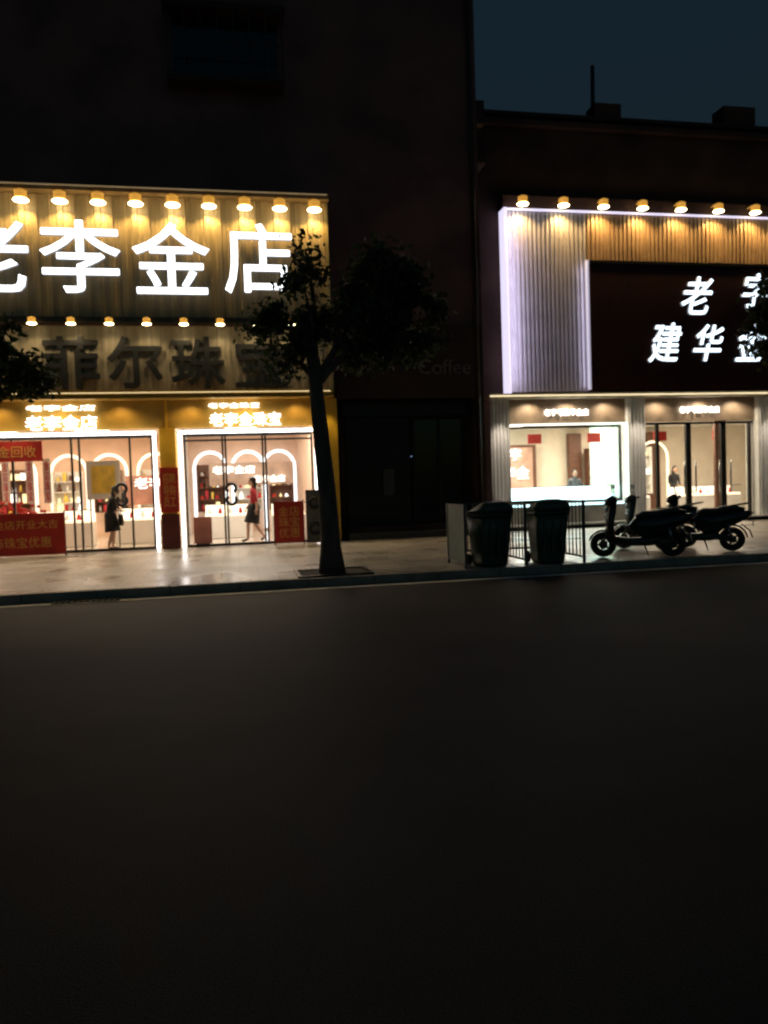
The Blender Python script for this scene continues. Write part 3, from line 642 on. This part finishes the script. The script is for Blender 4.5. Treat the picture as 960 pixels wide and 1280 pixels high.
# ------------------------------------------------------------------ people
def person(x,y,z0,rot,H,J,top,bottom,skirt=False,hair='long',sleeve=True,legskin=False):
    e=empty('person',(x,y,z0)); e.rotation_euler=(0,0,rot)
    D={'pelvis':(0,0,.53),'spine':(0,0,.61),'chest':(0,.0,.73),'neck':(0,0,.825),'head':(0,.005,.87),
       'shL':(-.105,0,.80),'elL':(-.125,-.01,.63),'wrL':(-.12,.03,.49),'haL':(-.118,.04,.45),
       'shR':(.105,0,.80),'elR':(.125,-.01,.63),'wrR':(.12,.03,.49),'haR':(.118,.04,.45),
       'hiL':(-.052,0,.50),'knL':(-.055,.01,.28),'anL':(-.055,-.01,.045),'toL':(-.06,.10,.018),
       'hiR':(.052,0,.50),'knR':(.055,.01,.28),'anR':(.055,-.01,.045),'toR':(.06,.10,.018)}
    D.update(J)
    R={'pelvis':.072,'spine':.062,'chest':.078,'neck':.030,'head':.03,'sh':.036,'el':.024,'wr':.016,'ha':.017,'hi':.055,'kn':.034,'an':.021,'to':.018}
    names=list(D); idx={n:i for i,n in enumerate(names)}
    E=[('pelvis','spine'),('spine','chest'),('chest','neck'),('neck','head')]
    for s in 'LR': E+=[('chest','sh'+s),('sh'+s,'el'+s),('el'+s,'wr'+s),('wr'+s,'ha'+s),('pelvis','hi'+s),('hi'+s,'kn'+s),('kn'+s,'an'+s),('an'+s,'to'+s)]
    me=bpy.data.meshes.new('b'); me.from_pydata([Vector(D[n])*H for n in names],[(idx[a],idx[b]) for a,b in E],[])
    o=bpy.data.objects.new('b',me); COL.objects.link(o)
    o.modifiers.new('s','SKIN'); sv=me.skin_vertices[0].data
    for n,i in idx.items():
        k=n if n in R else n[:2]; r=R[k]*H; sv[i].radius=(r,r); sv[i].use_root=(n=='pelvis')
    ss=o.modifiers.new('ss','SUBSURF'); ss.levels=2; ss.render_levels=2
    bpy.context.view_layer.update()
    bmh=bmesh.new(); tmp=bpy.data.meshes.new_from_object(o.evaluated_get(bpy.context.evaluated_depsgraph_get()))
    bmh.from_mesh(tmp); COL.objects.unlink(o); bpy.data.objects.remove(o)
    def seg(p,a,b):
        ab=b-a; t=max(0,min(1,(p-a).dot(ab)/max(ab.length_squared,1e-9))); return (p-(a+ab*t)).length
    for f in bmh.faces:
        c=f.calc_center_median(); best=min(E,key=lambda ed:seg(c,Vector(D[ed[0]])*H,Vector(D[ed[1]])*H)-.5*H*(R.get(ed[0],R.get(ed[0][:2]))))
        a,b=best; f.smooth=True
        if b in('head',) or a[:2]=='wr' or (a[:2]=='el' and not sleeve): mi=0
        elif a[:2] in('hi',) or (a=='pelvis' and b!='spine'): mi=0 if (legskin and a[:2]=='hi' ) else 2
        elif a[:2]=='kn': mi=0 if legskin else 2
        elif a[:2]=='an': mi=4
        else: mi=1
        f.material_index=mi
    hc=Vector(D['head'])*H+Vector((0,.012*H,.055*H))
    ellip(bmh,hc,(.045*H,.056*H,.067*H),0,18)
    ellip(bmh,hc+Vector((0,.012*H,-.035*H)),(.033*H,.038*H,.032*H),0,12)
    sweep(bmh,[hc+Vector((0,.054*H,.008*H)),hc+Vector((0,.068*H,-.014*H)),hc+Vector((0,.055*H,-.018*H))],[.004*H,.009*H,.006*H],8,0)
    for s in(-1,1):
        ellip(bmh,hc+Vector((s*.045*H,.0,-.005*H)),(.006*H,.012*H,.018*H),0,8)
        ellip(bmh,hc+Vector((s*.019*H,.050*H,.004*H)),(.008*H,.006*H,.005*H),3,8)
    ellip(bmh,hc+Vector((0,.052*H,-.034*H)),(.014*H,.006*H,.004*H),5,8)
    ellip(bmh,hc+Vector((0,-.012*H,.016*H)),(.052*H,.060*H,.062*H),3,18)
    if hair=='long':
        sweep(bmh,[hc+Vector((0,-.03*H,.03*H)),hc+Vector((0,-.05*H,-.04*H)),hc+Vector((0,-.045*H,-.10*H)),hc+Vector((0,-.045*H,-.15*H))],[(.04*H,.03*H),(.05*H,.028*H),(.045*H,.02*H),(.02*H,.01*H)],12,3,side=(1,0,0))
    for s in 'LR':
        w=Vector(D['wr'+s])*H; h=Vector(D['ha'+s])*H; d=(h-w).normalized(); sd=Vector((0,1,0)) if abs(d.y)<.9 else Vector((1,0,0)); sd=(sd-d*sd.dot(d)).normalized(); nrm=d.cross(sd)
        cur=nrm*(-1 if s=='L' else 1)
        for k,(off,ln) in enumerate([(-.011,.036),(-.004,.043),(.004,.041),(.011,.033)]):
            b0=h+sd*off*H*1.2+d*.012*H; sweep(bmh,[b0,b0+d*ln*H*.5+cur*.003*H,b0+d*ln*H*.95+cur*.014*H],[.0052*H,.0046*H,.0034*H],7,0)
        b0=w.lerp(h,.5)+sd*.014*H; sweep(bmh,[b0,b0+sd*.012*H+d*.012*H,b0+sd*.016*H+d*.03*H],[.006*H,.005*H,.004*H],7,0)
    if skirt:
        P=Vector(D['pelvis'])*H; mid=(Vector(D['knL'])+Vector(D['knR']))*.5*H
        sweep(bmh,[P+Vector((0,0,.07*H)),P+Vector((0,0,.02*H)),P.lerp(mid,.5),P.lerp(mid,.95)],[(.068*H,.066*H),(.098*H,.088*H),(.110*H,.105*H),(.10*H,.12*H)],20,2,side=(1,0,0))
    o=meshobj('body',bmh,[M['skin'],top,bottom,M['hair'],M['clothblack'],M['clothred']]); o.parent=e
    return e
person(.42,19.75,.135,math.radians(80),1.66,{'knL':(-.05,.09,.29),'anL':(-.05,.10,.05),'toL':(-.05,.2,.02),'knR':(.05,.0,.28),'anR':(.05,-.14,.075),'toR':(.05,-.08,.02),
  'elL':(-.125,-.06,.64),'wrL':(-.12,-.06,.51),'haL':(-.12,-.055,.47),'elR':(.125,.03,.64),'wrR':(.11,.12,.54),'haR':(.11,.14,.505)},M['clothred'],M['clothblack'],skirt=True,sleeve=False,legskin=True)
person(-2.98,19.25,.13,math.radians(-70),1.56,{'chest':(0,.03,.725),'neck':(0,.06,.82),'head':(0,.085,.86),'shL':(-.105,.035,.79),'shR':(.105,.035,.79),
  'elR':(.13,.05,.63),'wrR':(.10,.15,.60),'haR':(.09,.185,.60),'elL':(-.13,.02,.63),'wrL':(-.12,.10,.52),'haL':(-.118,.125,.49),'knL':(-.05,.05,.28),'anL':(-.05,.03,.045),'toL':(-.055,.13,.02),'anR':(.055,-.06,.05),'toR':(.06,.04,.018)},M['clothblack'],M['clothblack'],sleeve=False,legskin=True,skirt=True)
hb=empty('handbag'); bm=bmesh.new(); sweep(bm,[(-2.72,19.1,.72),(-2.72,19.1,.80),(-2.72,19.1,.98)],[(.05,.13),(.06,.14),(.045,.12)],16,0,side=(1,0,0),power=.5); sweep(bm,[(-2.72,19.02,.97),(-2.72,19.05,1.1),(-2.72,19.15,1.1),(-2.72,19.18,.97)],.008,6,0); meshobj('bag',bm,M['clothblack'],hb)
CLERK={'elL':(-.125,.01,.63),'elR':(.125,.01,.63),'wrL':(-.09,.12,.59),'haL':(-.08,.155,.585),'wrR':(.09,.12,.59),'haR':(.08,.155,.585),'head':(0,.03,.865)}
person(-3.0,22.2,.135,math.radians(180),1.66,CLERK,M['clothblack'],M['clothblack'])
person(10.75,23.3,.135,math.radians(170),1.64,CLERK,M['clothgrey'],M['clothblack'])
person(15.2,24.8,.135,math.radians(185),1.68,CLERK,M['clothblack'],M['clothblack'])

# ------------------------------------------------------------------ sky, added dim sun, camera
w=bpy.data.worlds.new('World'); scene.world=w; w.use_nodes=True
nt=w.node_tree; bg=nt.nodes['Background']
sky=nt.nodes.new('ShaderNodeTexSky'); sky.sky_type='NISHITA'; sky.sun_disc=False
sky.sun_elevation=math.radians(-3.0); sky.sun_rotation=math.radians(200); sky.altitude=0; sky.ozone_density=2.0
tn=nt.nodes.new('ShaderNodeVectorMath'); tn.operation='MULTIPLY'; tn.inputs[1].default_value=(2.6,5.0,3.7)
nt.links.new(sky.outputs[0],tn.inputs[0]); nt.links.new(tn.outputs[0],bg.inputs[0]); bg.inputs[1].default_value=.1
l=bpy.data.lights.new('added_dim_sun','SUN'); l.energy=.012; l.angle=math.radians(.5); l.color=(1,.8,.7)  # added weak sun lamp for faint ambient light, no moon in view
o=bpy.data.objects.new('added_dim_sun',l); COL.objects.link(o); o.rotation_euler=(math.radians(50),0,math.radians(20))

cam=bpy.data.cameras.new('camera'); co=bpy.data.objects.new('camera',cam); COL.objects.link(co)
cam.sensor_fit='VERTICAL'; cam.sensor_height=36; cam.lens=36*961/1280; cam.clip_end=1500; cam.clip_start=.05
R=Matrix.Rotation(math.radians(-10.8),4,'Z')@Matrix.Rotation(math.radians(90-2.087),4,'X')@Matrix.Rotation(-.033,4,'Z')
co.matrix_world=Matrix.Translation((0,0,1.5))@R
cam.dof.use_dof=True; cam.dof.focus_distance=3.4; cam.dof.aperture_fstop=2.4
scene.camera=co
scene.view_settings.view_transform='Standard'; scene.view_settings.look='None'; scene.view_settings.exposure=0
